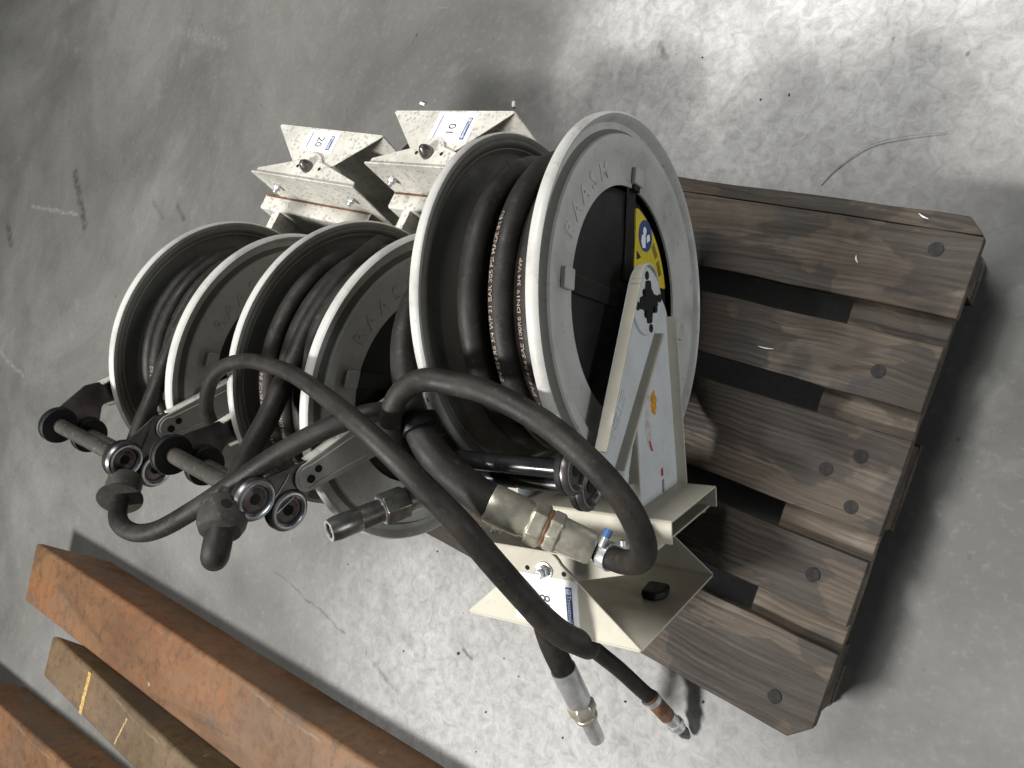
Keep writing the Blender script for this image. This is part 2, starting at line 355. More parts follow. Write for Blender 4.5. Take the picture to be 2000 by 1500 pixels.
# ------------------------------------------------------------------ pallet
pal = empty('wooden_pallet', Matrix.Translation((0.4, 0.6, 0)))
tag(pal, 'dark stained wooden pallet with gapped boards under the three hose reels', 'pallet')
def board(name, x0, x1, y0, y1, z0, z1, m, along='y', ch=(0, 0, 0, 0), jit=0.0012, parent=pal):
    """a sawn board; ch = chamfer at the corners (x0y0, x1y0, x1y1, x0y1)"""
    cx, cy, cz = (x0 + x1) / 2, (y0 + y1) / 2, (z0 + z1) / 2
    L, Wd = ((y0, y1), (x0, x1)) if along == 'y' else ((x0, x1), (y0, y1))
    n = max(2, int((L[1] - L[0]) / 0.06)); g = G(); vs = []
    tw = [random.uniform(-1, 1) * jit for _ in range(4)]
    c0 = (ch[0], ch[1]) if along == 'y' else (ch[0], ch[3]); c1 = (ch[3], ch[2]) if along == 'y' else (ch[1], ch[2])
    stations = [L[0]] + [L[0] + (L[1] - L[0]) * i / n for i in range(1, n)] + [L[1]]
    if max(ch) > 0: stations = sorted(set(stations + ([L[0] + max(c0)] if max(c0) else []) + ([L[1] - max(c1)] if max(c1) else [])))
    for q in stations:
        a = Wd[0] + random.uniform(-1, 1) * jit; b = Wd[1] + random.uniform(-1, 1) * jit
        for (cs, e) in ((c0, q - L[0]), (c1, L[1] - q)):
            if cs[0] and e < cs[0]: a += cs[0] - e
            if cs[1] and e < cs[1]: b -= cs[1] - e
        t = (q - L[0]) / (L[1] - L[0]); zt = z1 + tw[0] * (1 - t) + tw[1] * t; zu = z1 + tw[2] * (1 - t) + tw[3] * t
        for (wd, z) in ((a, z0), (b, z0), (b, zu), (a, zt)):
            vs.append(((wd if along == 'y' else q) - cx, (q if along == 'y' else wd) - cy, z - cz))
    k = len(stations)
    fs = [(0, 1, 2, 3), tuple((k - 1) * 4 + i for i in (3, 2, 1, 0))]
    for i in range(k - 1):
        for j in range(4):
            l = (j + 1) % 4; fs.append((i * 4 + j, i * 4 + l, (i + 1) * 4 + l, (i + 1) * 4 + j))
    g.add(vs, fs); o = g.build(name, m, parent, bevel=0.0016); o.location = (cx - 0.4, cy - 0.6, cz)
    if along == 'x':
        pass
    return o
XB = [(0, .145), (.187, .287), (.328, .473), (.514, .614), (.655, .8)]
for i, (a, b) in enumerate(XB):
    if i == 4:      # the outer board has split along its length
        board('board', a, .7745, 0, 1.2, .122, .144, M['wood'])
        board('board', .7765, b, 0.004, 1.2, .120, .1415, M['wood'], ch=(0, .022, .022, 0))
    else:
        board('board', a, b, random.uniform(0, .004), 1.2, .122, .144 + random.uniform(-.001, .0005), M['wood'], ch=((.03, 0, 0, .03) if i == 0 else (0, 0, 0, 0)))
for y in (0, .5275, 1.055):
    board('stringer_board', 0.002, .798, y + .004, y + .145, .100, .1215, M['wood_low'], along='x', ch=((.032, .032, 0, 0) if y == 0 else (0, 0, .03, .03) if y > 1 else (0, 0, 0, 0)))
    for x, ww in ((0, .145), (.3275, .145), (.7, .1)):
        board('block', x + .004, x + ww - .004, y + .008, y + .141, .0225, .0995, M['wood_low'], ch=((.032, 0, 0, 0) if y == 0 and x == 0 else (0, .032, 0, 0) if y == 0 and x == .7 else (0, 0, 0, 0)))
for x, ww in ((0, .1), (.3275, .145), (.7, .1)):
    board('bottom_board', x, x + ww, 0.006, 1.197, .0005, .022, M['wood_low'], ch=((.034, 0, 0, 0) if x == 0 else (0, .034, 0, 0) if x == .7 else (0, 0, 0, 0)))
ng = G(); ng.lathe([(0.0001, 0), (0.0105, 0), (0.0105, .0008), (0.009, .0012), (0.0001, .0010)], 14, lambda x, y, z: (x, y, z))
nail0 = None
for x, y in ((.745, .055), (.70, .47), (.665, .5), (.43, .06), (.355, .05), (.395, .10), (.045, .065), (.24, .07), (.56, .075), (.10, .6), (.56, .59), (.24, .6), (.03, .63)):
    if nail0 is None: o = nail0 = ng.build('nail', M['nail'], pal)
    else: o = nail0.copy(); COL.objects.link(o)
    o.location = (x - 0.4 + random.uniform(-.004, .004), y - 0.6, .1446)

# ------------------------------------------------------------------ rusty beams
def beam(name, r0, r1, wd, h, m, label, y0, y1, th=0.012, edge=.011):
    """channel lying on its open side; r0, r1 = two points (x, y) on its right top edge"""
    p0, p1 = Vector(r0), Vector(r1); d = (p1 - p0).normalized(); nrm = Vector((-d.y, d.x)); nrm = nrm if nrm.x < 0 else -nrm
    o = p0; ang = math.atan2(d.y, d.x)
    prof = rounded([(0.006, 0), (0, h), (-wd, h), (-wd - .006, 0), (-wd + th - .006, 0), (-wd + th, h - th), (-th, h - th), (-th + .006, 0)], [0.001, edge, edge, 0.001, .001, .006, .006, .001], 4)
    e = empty(name, Matrix.Translation((p0.x, p0.y, 0)) @ Matrix.Rotation(ang - math.pi / 2, 4, 'Z'))
    tag(e, label, 'steel beam', 'rusty steel beams on the floor')
    sgn = -1 if d.y < 0 else 1
    L = [(q - p0.y) / d.y for q in (y0, y1)]
    # local: y along beam, -x to the left
    g = G(); n = 30; vs = []
    for i in range(n + 1):
        t = L[0] + (L[1] - L[0]) * i / n
        for a, z in prof: vs.append((a + random.uniform(-1, 1) * .0006, t * sgn - .27 * (1 - z / h) * max(0, 1 - (L[1] - t) / .8), z + random.uniform(-1, 1) * .0005))
    k = len(prof); fs = [tuple(range(k)), tuple(n * k + i for i in range(k))[::-1]]
    for i in range(n):
        for j in range(k): l = (j + 1) % k; fs.append((i * k + j, i * k + l, (i + 1) * k + l, (i + 1) * k + j))
    g.add(vs, fs); g.build('channel', m, e, sharp=50); return e
b1 = beam('steel_beam', (-.522, .822), (-.714, 2.431), .205, .12, M['rustbeam'], 'widest orange rusty steel beam, nearest to the hose reels', -1.0, 2.431)
b2 = beam('steel_beam', (-.868, 1.379), (-.923, 2.176), .142, .12, M['rustbeam2'], 'narrow brown rusty steel beam marked with a yellow paint stripe', -1.0, 2.172)
b3 = beam('steel_beam', (-1.21, 1.882), (-1.30, 2.42), .19, .12, M['rustbeam'], 'rusty steel beam cut off by the picture corner, left of the yellow striped one', -1.0, 2.75)
def stripe(x0, y0, x1, y1, wd):
    g = G(); top, bot = [], []; n = 26; d = (Vector((x1, y1)) - Vector((x0, y0))); nn = Vector((-d.y, d.x)).normalized()
    for i in range(n + 1):
        p = Vector((x0, y0)) + d * i / n; j = wd * (0.5 + random.uniform(-.14, .14))
        top.append(tuple(p + nn * j)); bot.append(tuple(p - nn * wd * (0.5 + random.uniform(-.14, .14))))
    for i in range(n):
        g.prism([top[i], top[i + 1], bot[i + 1], bot[i]], .1204, .1212)
    return g
M['ypaint'] = plain('yellow_beam_paint', (0.40, 0.26, 0.085), 0.7, 0, 0.45, 130)
stripe(-.006, .532, -.139, .536, .018).build('paint_stripe', M['ypaint'], b2)
M['ypaint2'] = plain('faded_beam_paint', (0.27, 0.19, 0.09), 0.7, 0, 0.5, 130)
stripe(-.033, .29, -.128, .323, .007).build('paint_stripe', M['ypaint2'], b2)

# ------------------------------------------------------------------ hose reels
RF = 0.26
def make_reel(fr, wid, beta, zc, armang, armL, lipdir, eyes, ez, lblb, label, num, coil, hose_m, hr, wallontop, rollm, stick, prints, dusty):
    mw = Matrix((( fr[1][0], fr[2][0], fr[3][0], fr[0][0]), (fr[1][1], fr[2][1], fr[3][1], fr[0][1]), (fr[1][2], fr[2][2], fr[3][2], fr[0][2]), (0, 0, 0, 1)))
    root = empty('hose_reel', mw); tag(root, label, 'hose reel', 'hose reels on the pallet'); inv = mw.inverted()
    b = R(beta); ts = 1 if math.cos(b) > 0 else -1
    D = lambda d, t, z: (d * math.cos(b) - t * ts * math.sin(b), d * math.sin(b) + t * ts * math.cos(b), z)
    DZ = lambda d, z, t: D(d, t, z)          # prism polygons in (d, z), thickness along t
    DTz = lambda d, t, z: D(d, t, z)
    TZd = lambda t, z, d: D(d, t, z)
    cream = M['cream_dusty'] if dusty else M['cream']
    # flanges
    prof = [(.163, -.004), (.206, -.003), (.2135, .0045), (.229, .005), (.236, -.006), (.2465, -.007), (.2515, .003), (.2560, .0062), (.2592, .003), (.260, -.002), (.260, -.008), (.2575, -.0105), (.2535, -.010), (.250, -.008), (.2475, -.0098), (.240, -.0095), (.231, .002), (.2145, .0015), (.208, -.0062), (.163, -.0075)]
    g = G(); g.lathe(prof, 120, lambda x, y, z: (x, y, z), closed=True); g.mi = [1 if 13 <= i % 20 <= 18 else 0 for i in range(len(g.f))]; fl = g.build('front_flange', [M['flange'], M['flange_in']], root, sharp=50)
    prof2 = [(.06, .004 - wid), (.206, .003 - wid), (.2135, -.0045 - wid), (.229, -.005 - wid), (.236, .006 - wid), (.2465, .007 - wid), (.2515, -.003 - wid), (.2560, -.0062 - wid), (.2592, -.003 - wid), (.260, .002 - wid), (.260, .008 - wid), (.2575, .0105 - wid), (.2535, .010 - wid), (.250, .008 - wid), (.2475, .0098 - wid), (.240, .0095 - wid), (.231, -.002 - wid), (.2145, -.0015 - wid), (.208, .0062 - wid), (.06, .0075 - wid)]
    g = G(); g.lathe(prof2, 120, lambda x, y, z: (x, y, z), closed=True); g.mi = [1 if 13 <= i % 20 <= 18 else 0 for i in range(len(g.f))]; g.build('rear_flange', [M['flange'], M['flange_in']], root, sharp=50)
    g = G(); g.lathe([(.135, -wid + .008), (.135, -.02)], 64, lambda x, y, z: (x, y, z)); g.build('drum', M['web_old'], root)
    # embossed maker's letters on the front flange
    g = G()
    for ch, an in zip('RAASM', (72, 62.5, 53, 43.5, 33)):
        vs, fs = text2d(ch, .032, 0.02); an = R(an); wch = max(v[0] for v in vs)
        rr = .176; rad = Vector((math.cos(an), math.sin(an))); tan = Vector((math.sin(an), -math.cos(an)))
        for zz in (-.0026, -.0008):
            pass
        P = lambda x, y, z: tuple(rad * (rr + y) + tan * (x - wch / 2)) + (z,)
        k = len(vs)
        g.add([P(x, y, -.0023) for x, y in vs], fs)
        # skirt so that the letters have depth
        ec = {}
        for f in fs:
            for i in range(len(f)): e = (f[i], f[(i + 1) % len(f)]); ec[e] = ec.get(e, 0) + 1
        bd = [e for e in ec if (e[1], e[0]) not in ec]
        g.add([P(x, y, -.0023) for x, y in vs] + [P(x, y, -.0036) for x, y in vs], [(i, j, j + k, i + k) for i, j in bd])
    g.build('embossed_letters', M['flange'], fl, sharp=25)
    # black spring cover
    g = G(); g.lathe([(.0001, -.0105), (.09, -.0105), (.152, -.0125), (.161, -.017), (.162, -.030), (.0001, -.030)], 72, lambda x, y, z: (x, y, z))
    for q in range(4):
        a = R(90 * q + (-3 if q == 3 else 2)); ca, sa = math.cos(a), math.sin(a)
        g.box((.03, -.012, -.0103), (.170, .012, -.0066), lambda x, y, z: (x * ca - y * sa, x * sa + y * ca, z))
        g.box((.160, -.009, -.0103), (.186, .009, .0012), lambda x, y, z: (x * ca - y * sa, x * sa + y * ca, z))
    cov = g.build('spring_cover', M['black'], root, bevel=.0012)
    for q in range(4):
        a = R(90 * q + (-3 if q == 3 else 2)); ca, sa = math.cos(a), math.sin(a); g = G()
        g.prism(rounded([(.168, -.0135), (.192, -.0135), (.192, .0135), (.168, .0135)], .003), -.003, .0042, lambda x, y, z: (x * ca - y * sa, x * sa + y * ca, z))
        g.build('clip', M['flange'], cov, bevel=.0015)
    if lblb:     # yellow safety sticker
        pts = [(.042, -.020)] + [(.050, -.10)] + [(.148 * math.cos(R(t)), .148 * math.sin(R(t))) for t in range(-68, -8, 4)] + [(.145, -.018)]
        g = G(); g.prism([(.050, -.135), (.045, -.09), (.048, -.022), (.143, -.016)] + [(.1465 * math.cos(R(t)), .1465 * math.sin(R(t))) for t in range(-9, -70, -3)], -.0122, -.0093)
        st = g.build('yellow_sticker', M['yellow'], cov)
        cx, cy = .112, -.052
        g = G(); g.lathe([(.0001, -.0093), (.0235, -.0093), (.0235, -.0088), (.0001, -.0088)], 40, lambda x, y, z: (cx + x, cy + y, z)); g.build('blue_disc', M['blue'], st)
        g = G(); T = lambda x, y, z: (cx - y, cy + x, z)      # white reader with open book
        P2 = lambda q: [(cx + y, cy - x) for x, y in q]
        g.prism(P2([(-.004 + .006 * math.cos(t * .5), .006 + .0065 * math.sin(t * .5)) for t in range(12)]), -.0088, -.0084)
        g.prism(P2([(-.013, -.002), (-.006, .001), (.0, -.002), (.002, -.018), (-.008, -.020), (-.014, -.012)]), -.0088, -.0084)
        g.prism(P2([(.003, .001), (.013, .006), (.016, -.003), (.006, -.009)]), -.0088, -.0084); g.build('white_icon', M['paper'], st)
        g = G(); g.prism([(.083, -.026), (.070, -.028), (.077, -.042)], -.0093, -.0088)
        for i in range(9):
            rr = .137 - .004 * (i % 3); t0 = R(-24 - 13 * (i // 3)); t1 = t0 - R(10)
            g.prism([(rr * math.cos(t0), rr * math.sin(t0)), (rr * math.cos(t1), rr * math.sin(t1)), ((rr - .0016) * math.cos(t1), (rr - .0016) * math.sin(t1)), ((rr - .0016) * math.cos(t0), (rr - .0016) * math.sin(t0))], -.0093, -.0088)
        tag(g.build('small_print', M['ink'], st), kind='stuff')
        g = G(); vs, fs = text2d('SR', .012); g.add([(.20 - y * .9, -.115 + x, .0008) for x, y in vs], fs)
        g.build('inspection_mark', M['red'], fl).location = (0, 0, .0005)
    # frame: two uprights and the base channel
    def upright(z0, sg):
        poly = rounded([(-.030, -.060), (.02, -.115), (.30, -.128), (.30, .048), (.16, .047), (-.020, .000)], [.03, .05, .001, .001, .03, .02], 6)
        g = G(); g.prism(poly, z0, z0 + .003 * sg, DTz); g.m = 1
        for (a, c) in (((.03, -.1118), (.2975, -.1272)), ((.16, .0470), (.2975, .0479))):
            v = Vector(c) - Vector(a); nn = Vector((-v.y, v.x)).normalized() * (.003 if a[1] < 0 else -.003)
            g.prism([a, c, tuple(Vector(c) + nn), tuple(Vector(a) + nn)], z0, z0 + .019 * sg, DTz)
        return g.build('upright', [M['web'] if not dusty else cream, cream], root, bevel=.0012)
    if lblb:
        g = G(); g.turned((-.16, -.005, .010), (-.250, .012, .010), [(.0001, 0), (.0085, 0), (.0085, .080), (.0095, .082), (.0095, .095), (.0070, .100), (.0001, .101)], 24); g.build('stop_pin', M['web'], root)
    up = upright(.003, 1); upright(-wid - .003, -1)
    if lblb:
        zz = .0068; oc = Vector((.155, -.046))
        g = G(); g.prism([(oc.x - .002 + .017 * (1 + .25 * random.uniform(-1, 1)) * math.cos(t * .35), oc.y + .010 * (1 + .3 * random.uniform(-1, 1)) * math.sin(t * .35)) for t in range(18)], zz - .0008, zz, DTz); g.build('torn_orange_sticker', M['orange'], up)
        g = G(); g.prism([(.135 + .003 * random.uniform(-1, 1), -.02), (.185, -.012), (.215, -.022), (.205, -.034), (.172, -.030), (.14, -.034)], zz - .0008, zz - .0004, DTz); g.build('sticker_residue', M['paper_old'], up)
        g = G(); g.prism([(.205, -.022), (.222, -.030), (.224, -.036), (.208, -.029)], zz - .0008, zz, DTz); g.build('red_sticker_scrap', M['red'], up)
        g = G(); g.prism([(.258, -.062), (.270, -.062), (.270, -.070), (.258, -.070)], zz - .0008, zz - .0003, DTz); g.build('red_mark', M['red'], up)
        g = G()
        for i in range(3): g.prism([(.276, -.064 - i * .003), (.296, -.064 - i * .003), (.296, -.0655 - i * .003), (.276, -.0655 - i * .003)], zz - .0008, zz - .0003, DTz)
        tag(g.build('small_print', M['ink_grey'], up), kind='stuff')
    g = G(); zf, zr = .068, -wid - .062
    sect = [(-.130, .331), (-.130, .300), (-.127, .297), (.049, .297), (.052, .300), (.052, .331), (.049, .331), (.049, .3005), (-.127, .3005), (-.127, .331)]
    g.prism([(t, d) for t, d in sect], zr, zf, lambda t, d, z: D(d, t, z))
    base = g.build('base_channel', cream, root, bevel=.0012)
    if dusty:
        g = G(); g.prism([(.3325, .0525), (.326, .0525), (.326, .0535), (.3325, .0535)], zr + .004, zf - .004, DTz); g.build('rust_seam', M['rust'], base)
    # swivel bracket (inner) and wall bracket (outer), pivoting on a bolt
    T = .139; dp = .360
    def tri(d0, zw, rtip, sign, stub=.012):
        tip = [(dp + sign * rtip * math.cos(t), zc - rtip * math.sin(t)) for t in [R(x) for x in range(-65, 66, 13)]]
        if sign > 0: return rounded([(d0, zc + zw), (d0, zc - zw), (d0 + stub, zc - zw + .004)][::-1], 0) and [(d0, zc - zw), (d0, zc + zw), (d0 + stub, zc + zw - .004)] + tip + [(d0 + stub, zc - zw + .004)]
        return [(d0, zc + zw), (d0, zc - zw)] + [(a, c) for a, c in tip[::-1]]
    for nm, d0, zw, rt, sg, off in (('swivel_bracket', .333, .138, .034, 1, 0 if wallontop else .004), ('wall_bracket', .448, .143, .030, -1, .004 if wallontop else 0)):
        pl = tri(d0, zw, rt, sg); g = G(); tt = T - .004 + off
        g.prism(pl, tt - .003, tt, DZ); g.prism(pl, -tt, -tt + .003, DZ)
        lo, hi = (d0 - .003, d0) if sg > 0 else (d0, d0 + .003)
        ex = .006 if sg > 0 else 0; g.prism(rounded([(-tt - ex, zc - zw - ex), (tt + ex, zc - zw - ex), (tt + ex, zc + zw + ex), (-tt - ex, zc + zw + ex)], .006), lo, hi, TZd)
        br = g.build(nm, cream, root, bevel=.001)
        if sg < 0: wall = br
        if sg > 0: swv = br
    top = T + .0002
    # pivot bolt: washer, nut, stud
    g = G(); PV = lambda x, y, z: DZ(dp + x, zc + y, top + z)
    if wallontop:
        g.lathe([(.0001, 0), (.0135, 0), (.0135, .0018), (.0001, .0018)], 24, PV); g.lathe([(.0001, .0018), (.0098, .0018), (.0098, .0095), (.0085, .0105), (.0001, .0105)], 6, PV); g.lathe([(.0001, .0105), (.0064, .0105), (.0064, .017), (.0056, .018), (.0001, .017)], 18, PV)
        g.build('pivot_bolt', M['zinc'], root, bevel=.0006)
    else:
        g.lathe([(.0001, 0), (.0125, 0), (.0125, .004), (.0115, .009), (.0085, .015), (.0045, .0195), (.0001, .0205)], 22, PV)
        g.build('pivot_cap', M['steel_dark'], root)
    for dz in (-.028, .032):
        g = G(); g.lathe([(.0001, 0), (.0036, 0), (.0036, .0005), (.0001, .0005)], 14, lambda x, y, z: DZ(dp + x, zc + dz + y, top + z))
        g.build('bolt_hole', M['hole'], wall if wallontop else swv)
    for dz in (-.105, .105):    # bolts that hold the bracket to the base
        g = G(); F = lambda x, y, z: D(.330 - z, .100 + x, zc + dz + y)
        g.lathe([(.0001, 0), (.0105, 0), (.0105, .0016), (.0001, .0016)], 18, F); g.lathe([(.0001, .0016), (.0082, .0016), (.0082, .0075), (.007, .0085), (.0001, .0085)], 6, F); g.lathe([(.0001, .0085), (.0045, .0085), (.0045, .016), (.0001, .016)], 12, F)
        g.build('bolt', M['zinc'], swv)
    if wallontop:
        g = G(); F = lambda t, z, d: D(.4475 - d, t, z)
        g.prism(rounded([(-.047, -.016), (-.005, -.012), (-.002, .012), (-.018, .024), (-.047, .020)], .008), 0, .014, F)
        g.build('rubber_plug', M['black'], wall, bevel=.004)
    # numbered sticker on the wall bracket
    (d0, d1, z0, z1) = stick
    lift = top if wallontop else T - .0038
    g = G(); g.prism(rounded([(d0, z0), (d1, z0), (d1, z1), (d0, z1)], .002), lift, lift + .0005, DZ)
    sk = g.build('paper_sticker', M['paper'], wall)
    rd = 1 if ts < 0 else -1            # reading direction along d
    start = d0 if rd > 0 else d1
    TX = lambda x, y, h: DZ(start + rd * x, z0 + y, lift + h)
    Ls = d1 - d0; Hs = z1 - z0
    g = G(); g.prism([(.010, Hs - .019), (Ls - .006, Hs - .019), (Ls - .006, Hs - .009), (.010, Hs - .009)], .0005, .0008, TX); g.build('blue_bar', M['blue'], sk)
    vs, fs = text2d('@Troostwijk', .0088, .012); sx = (Ls - .019) / max(v[0] for v in vs)
    g = G(); g.add([TX(.0115 + x * sx, Hs - .0165 + y, .0011) for x, y in vs], fs); g.build('bar_lettering', M['paper'], sk)
    g = G(); g.prism([(.006, .010), (Ls - .006, .010), (Ls - .006, .0135), (.006, .0135)], .0005, .0008, TX); g.build('violet_line', M['lilac'], sk)
    vs, fs = text2d(num, .030); mx = max(v[0] for v in vs)
    g = G(); g.add([TX(Ls * .53 - mx / 2 * .8 + x * .8, Hs * .5 - .010 + y * .85, .0010) for x, y in vs], fs); g.build('handwritten_number', M['ink'], sk)
    # guide arms, roller brackets and rollers
    aa = R(armang); A = lambda x, y, z: (x * math.cos(aa) - y * math.sin(aa), x * math.sin(aa) + y * math.cos(aa), z)
    r0, r1 = (.054, .031) if lipdir > 0 else (.050, .0225); ph = math.asin((r0 - r1) / armL)
    poly = [(r0 * math.cos(t), r0 * math.sin(t)) for t in [R(90) - ph + (R(180) + 2 * ph) * i / 16 for i in range(17)]] + [(armL + r1 * math.cos(t), r1 * math.sin(t)) for t in [-R(90) - ph + (R(180) + 2 * ph) * i / 12 for i in range(13)]]
    poly = [(x, -y) for x, y in poly]
    def arm(z0, sg, lip, eyz):
        g = G(); g.m = 0; g.prism(poly, z0, z0 + .003 * sg, A); g.m = 1
        c, s_ = math.sin(ph), math.cos(ph)
        for q in (1, -1):
            lo, hi = sorted((z0 + .0015 * sg, z0 + (.018 * sg if lip > 0 else -.014 * sg)))
            a0 = Vector((r0 * c, q * r0 * s_)); a1 = Vector((armL + r1 * c, q * r1 * s_)); a1 = a0.lerp(a1, .97); a0 = a0.lerp(a1, .07 if lipdir > 0 and q > 0 else 0.0); nn = Vector((c, q * s_)) * -.0035
            g.prism([tuple(a0), tuple(a1), tuple(a1 + nn), tuple(a0 + nn)], lo, hi, A)
        if lipdir > 0:     # the upper lip runs on round the hub, getting lower
            k = 14; aa_ = [-R(90) + ph - R(118) * i / k for i in range(k + 1)]
            for i in range(k):
                dep_ = .018 * (1 - .75 * i / k); p4 = [(r * math.cos(t), r * math.sin(t)) for r, t in ((r0, aa_[i]), (r0, aa_[i + 1]), (r0 - .0035, aa_[i + 1]), (r0 - .0035, aa_[i]))]
                lo, hi = sorted((z0 + .0015 * sg, z0 + dep_ * sg)); g.prism(p4, lo, hi, A)
        ar = g.build('guide_arm', [M['web'] if not dusty else M['web_old'], cream], root, bevel=.0011)
        g = G(); zt = z0 + .003 * sg                    # cast hub with bolt holes
        g.lathe([(.0001, 0), (.047, 0), (.0465, .0035), (.043, .0055), (.030, .0050), (.0001, .0045)], 40, lambda x, y, z: (x, y, zt + z * sg))
        hb = g.build('hub_casting', M['web'], ar)
        g = G()
        star = [((.030 if i % 6 < 3 else .020) * math.cos(R(i * 15)), (.030 if i % 6 < 3 else .020) * math.sin(R(i * 15))) for i in range(24)]
        g.prism(star, zt + .0047 * sg, zt + .0062 * sg)
        for q in (20, 110, 200, 290):
            g.lathe([(.0001, 0), (.0062, 0), (.0062, .0012), (.0001, .0012)], 12, lambda x, y, z: (.037 * math.cos(R(q)) + x, .037 * math.sin(R(q)) + y, zt + (.005 + z) * sg))
        for q in (60, 250, 160): g.lathe([(.0001, 0), (.005, 0), (.005, .004), (.0001, .004)], 10, lambda x, y, z: (.020 * math.cos(R(q)) + x, .020 * math.sin(R(q)) + y, zt + (.005 + z) * sg))
        g.build('axle_hole', M['hole'], hb)
        if lip > 0 and sg > 0:
            vs, fs = text2d('NELLER', .021, 0.02); k = len(vs); P = lambda x, y, z: A(.205 - x * .95, -.006 + y * -1 + .0, z)
            P = lambda x, y, z: A(.205 - x * 1.0, -.012 + (-y) + .022, z)
            g = G(); g.add([P(x, y, zt + .0008) for x, y in vs], fs)
            ec = set((f[i], f[(i + 1) % len(f)]) for f in fs for i in range(len(f))); bd = [e for e in ec if (e[1], e[0]) not in ec]
            g.add([P(x, y, zt + .0008) for x, y in vs] + [P(x, y, zt - .0005) for x, y in vs], [(i, j, j + k, i + k) for i, j in bd]); g.build('embossed_letters', M['web'], ar, sharp=25)
        if lip < 0:      # raised ring and two holes at the rounded tip
            g = G(); ring = [(armL + .017 * math.cos(t), .017 * math.sin(t)) for t in [R(i * 15 - 120) for i in range(17)]]
            g.tube([A(x, y, zt) for x, y in [(armL - .10, .0225)] + ring[::-1] + [(armL - .12, -.021)]][::1], .0016, 6); g.build('pressed_ridge', M['web_old'], ar)
            g = G(); g.lathe([(.0001, 0), (.0062, 0), (.0062, .0022), (.0001, .0022)], 14, lambda x, y, z: A(armL - .002 + x, .004 + y, zt + z * sg)); g.build('bolt_hole', M['hole'], ar); g = G(); g.lathe([(.0001, 0), (.0055, 0), (.0055, .0022), (.0001, .0022)], 14, lambda x, y, z: A(armL - .018 + x, -.004 + y, zt + z * sg)); g.build('bolt_hole', M['hole'], ar)
        return ar
    zf, zr = .019, -wid - .019
    arm(zf, 1, lipdir, ez); arm(zr, -1, lipdir, ez)
    tip = Vector((armL * math.cos(aa), armL * math.sin(aa))); e1, e2 = Vector(eyes[0]), Vector(eyes[1])
    for z0, sg in ((ez[0], 1), (ez[1], -1)):
        ax = (tip.normalized()); side = Vector((-ax.y, ax.x)); q = 1 if (e2 - e1).dot(side) > 0 else -1
        mid = (e1 + e2) / 2
        pts = [tip - ax * .05 - side * .018 * q, tip + ax * .02 - side * .026 * q, e1 - side * .024 * q, e1 + side * .012 * q + ax * .0, mid - (mid - tip).normalized() * -.004, e2 + side * .006 * q, e2 + side * .022 * q - ax * .01, tip + side * .021 * q, tip - ax * .05 + side * .018 * q]
        pl = rounded([tuple(p) for p in pts], .008)
        g = G(); g.m = 0; g.prism(pl, z0 - .0015, z0 + .0015)
        for e in (e1, e2):
            g.m = 0; g.lathe([(.0001, .0015), (.016, .0015), (.018, .001), (.021, .004), (.025, .0062), (.029, .0052), (.0315, .001), (.0315, -.002), (.0001, -.002)], 32, lambda x, y, z: (e.x + x, e.y + y, z0 + z * sg))
            g.m = 1; g.lathe([(.0203, .0040), (.0225, .0058), (.0250, .0066), (.0275, .0060)], 32, lambda x, y, z: (e.x + x, e.y + y, z0 + z * sg), closed=True)
            g.m = 2; g.lathe([(.0001, .0018), (.0078, .0018), (.0078, .0026), (.0001, .0026)], 16, lambda x, y, z: (e.x + x, e.y + y, z0 + z * sg))
        for (a, c_) in ((tip + ax * .026 - side * .019 * q, e1 + side * .026 * q - ax * .004), (tip + side * .014 * q + ax * .018, e2 - side * .004 * q + ax * .03)):
            g.m = 0; m_ = (a + c_) / 2 - (mid - tip) * .1; g.tube([(a.x, a.y, z0 + .0017 * sg), (m_.x, m_.y, z0 + .0017 * sg), (c_.x, c_.y, z0 + .0017 * sg)], .0016, 6, 5)
        g.build('roller_bracket', [M['purple'], M['iris'], M['hole']], root, bevel=0)
    for e in (e1, e2):
        g = G(); a, c_ = ez[0] - .0035, ez[1] + .0035
        g.lathe([(.0001, a), (.030, a), (.0305, a - .003), (.029, a - .006), (.0125, a - .008), (.0125, (a + c_) / 2 + .004), (.0117, (a + c_) / 2 + .003), (.0117, (a + c_) / 2 - .003), (.0125, (a + c_) / 2 - .004), (.0125, c_ + .008), (.029, c_ + .006), (.0305, c_ + .003), (.030, c_), (.0001, c_)], 28, lambda x, y, z: (e.x + x, e.y + y, z))
        ro = g.build('roller', [rollm], root)
        for s0, s1 in ((a - .0002, a - .0085), (c_ + .0002, c_ + .0085)):
            g = G(); g.lathe([(.0129, s0), (.0312, s0), (.0318, (s0 + s1) / 2), (.0305, s1), (.0129, s1)], 28, lambda x, y, z: (e.x + x, e.y + y, z), closed=True)
            g.build('roller_end', M['black'], ro)
    # wound hose
    for (r, z, dz, a0, a1, ph_) in coil:
        n = 72; pts = []; g = G()
        for i in range(n + 1):
            t = R(a0 + (a1 - a0) * i / n); rr = r + .0025 * math.sin(2 * t + ph_) ; pts.append((rr * math.cos(t), rr * math.sin(t), z + dz * i / n + .003 * math.sin(1.5 * t + ph_)))
        g.tube(pts, hr, 14); hose = g.build('hose_turn', hose_m, root)
    # printed lettering on the hose
    g = G()
    for (txt, r, z, dz, a0, a1, ph_, astart, sz, tilt) in prints:
        vs, fs = text2d(txt, sz, .01)
        out = []
        for x, y in vs:
            th = R(astart) - x / r; i = (math.degrees(th) - a0) / (a1 - a0); rr = r + .0025 * math.sin(2 * th + ph_); zz = z + dz * i + .003 * math.sin(1.5 * th + ph_)
            al = tilt - (y - sz * .35) / hr; R2 = rr + (hr + .0005) * math.cos(al); out.append((R2 * math.cos(th), R2 * math.sin(th), zz + (hr + .0005) * math.sin(al)))
        g.add(out, fs)
    if prints: tag(g.build('hose_print', M['print'], hose), kind='stuff')
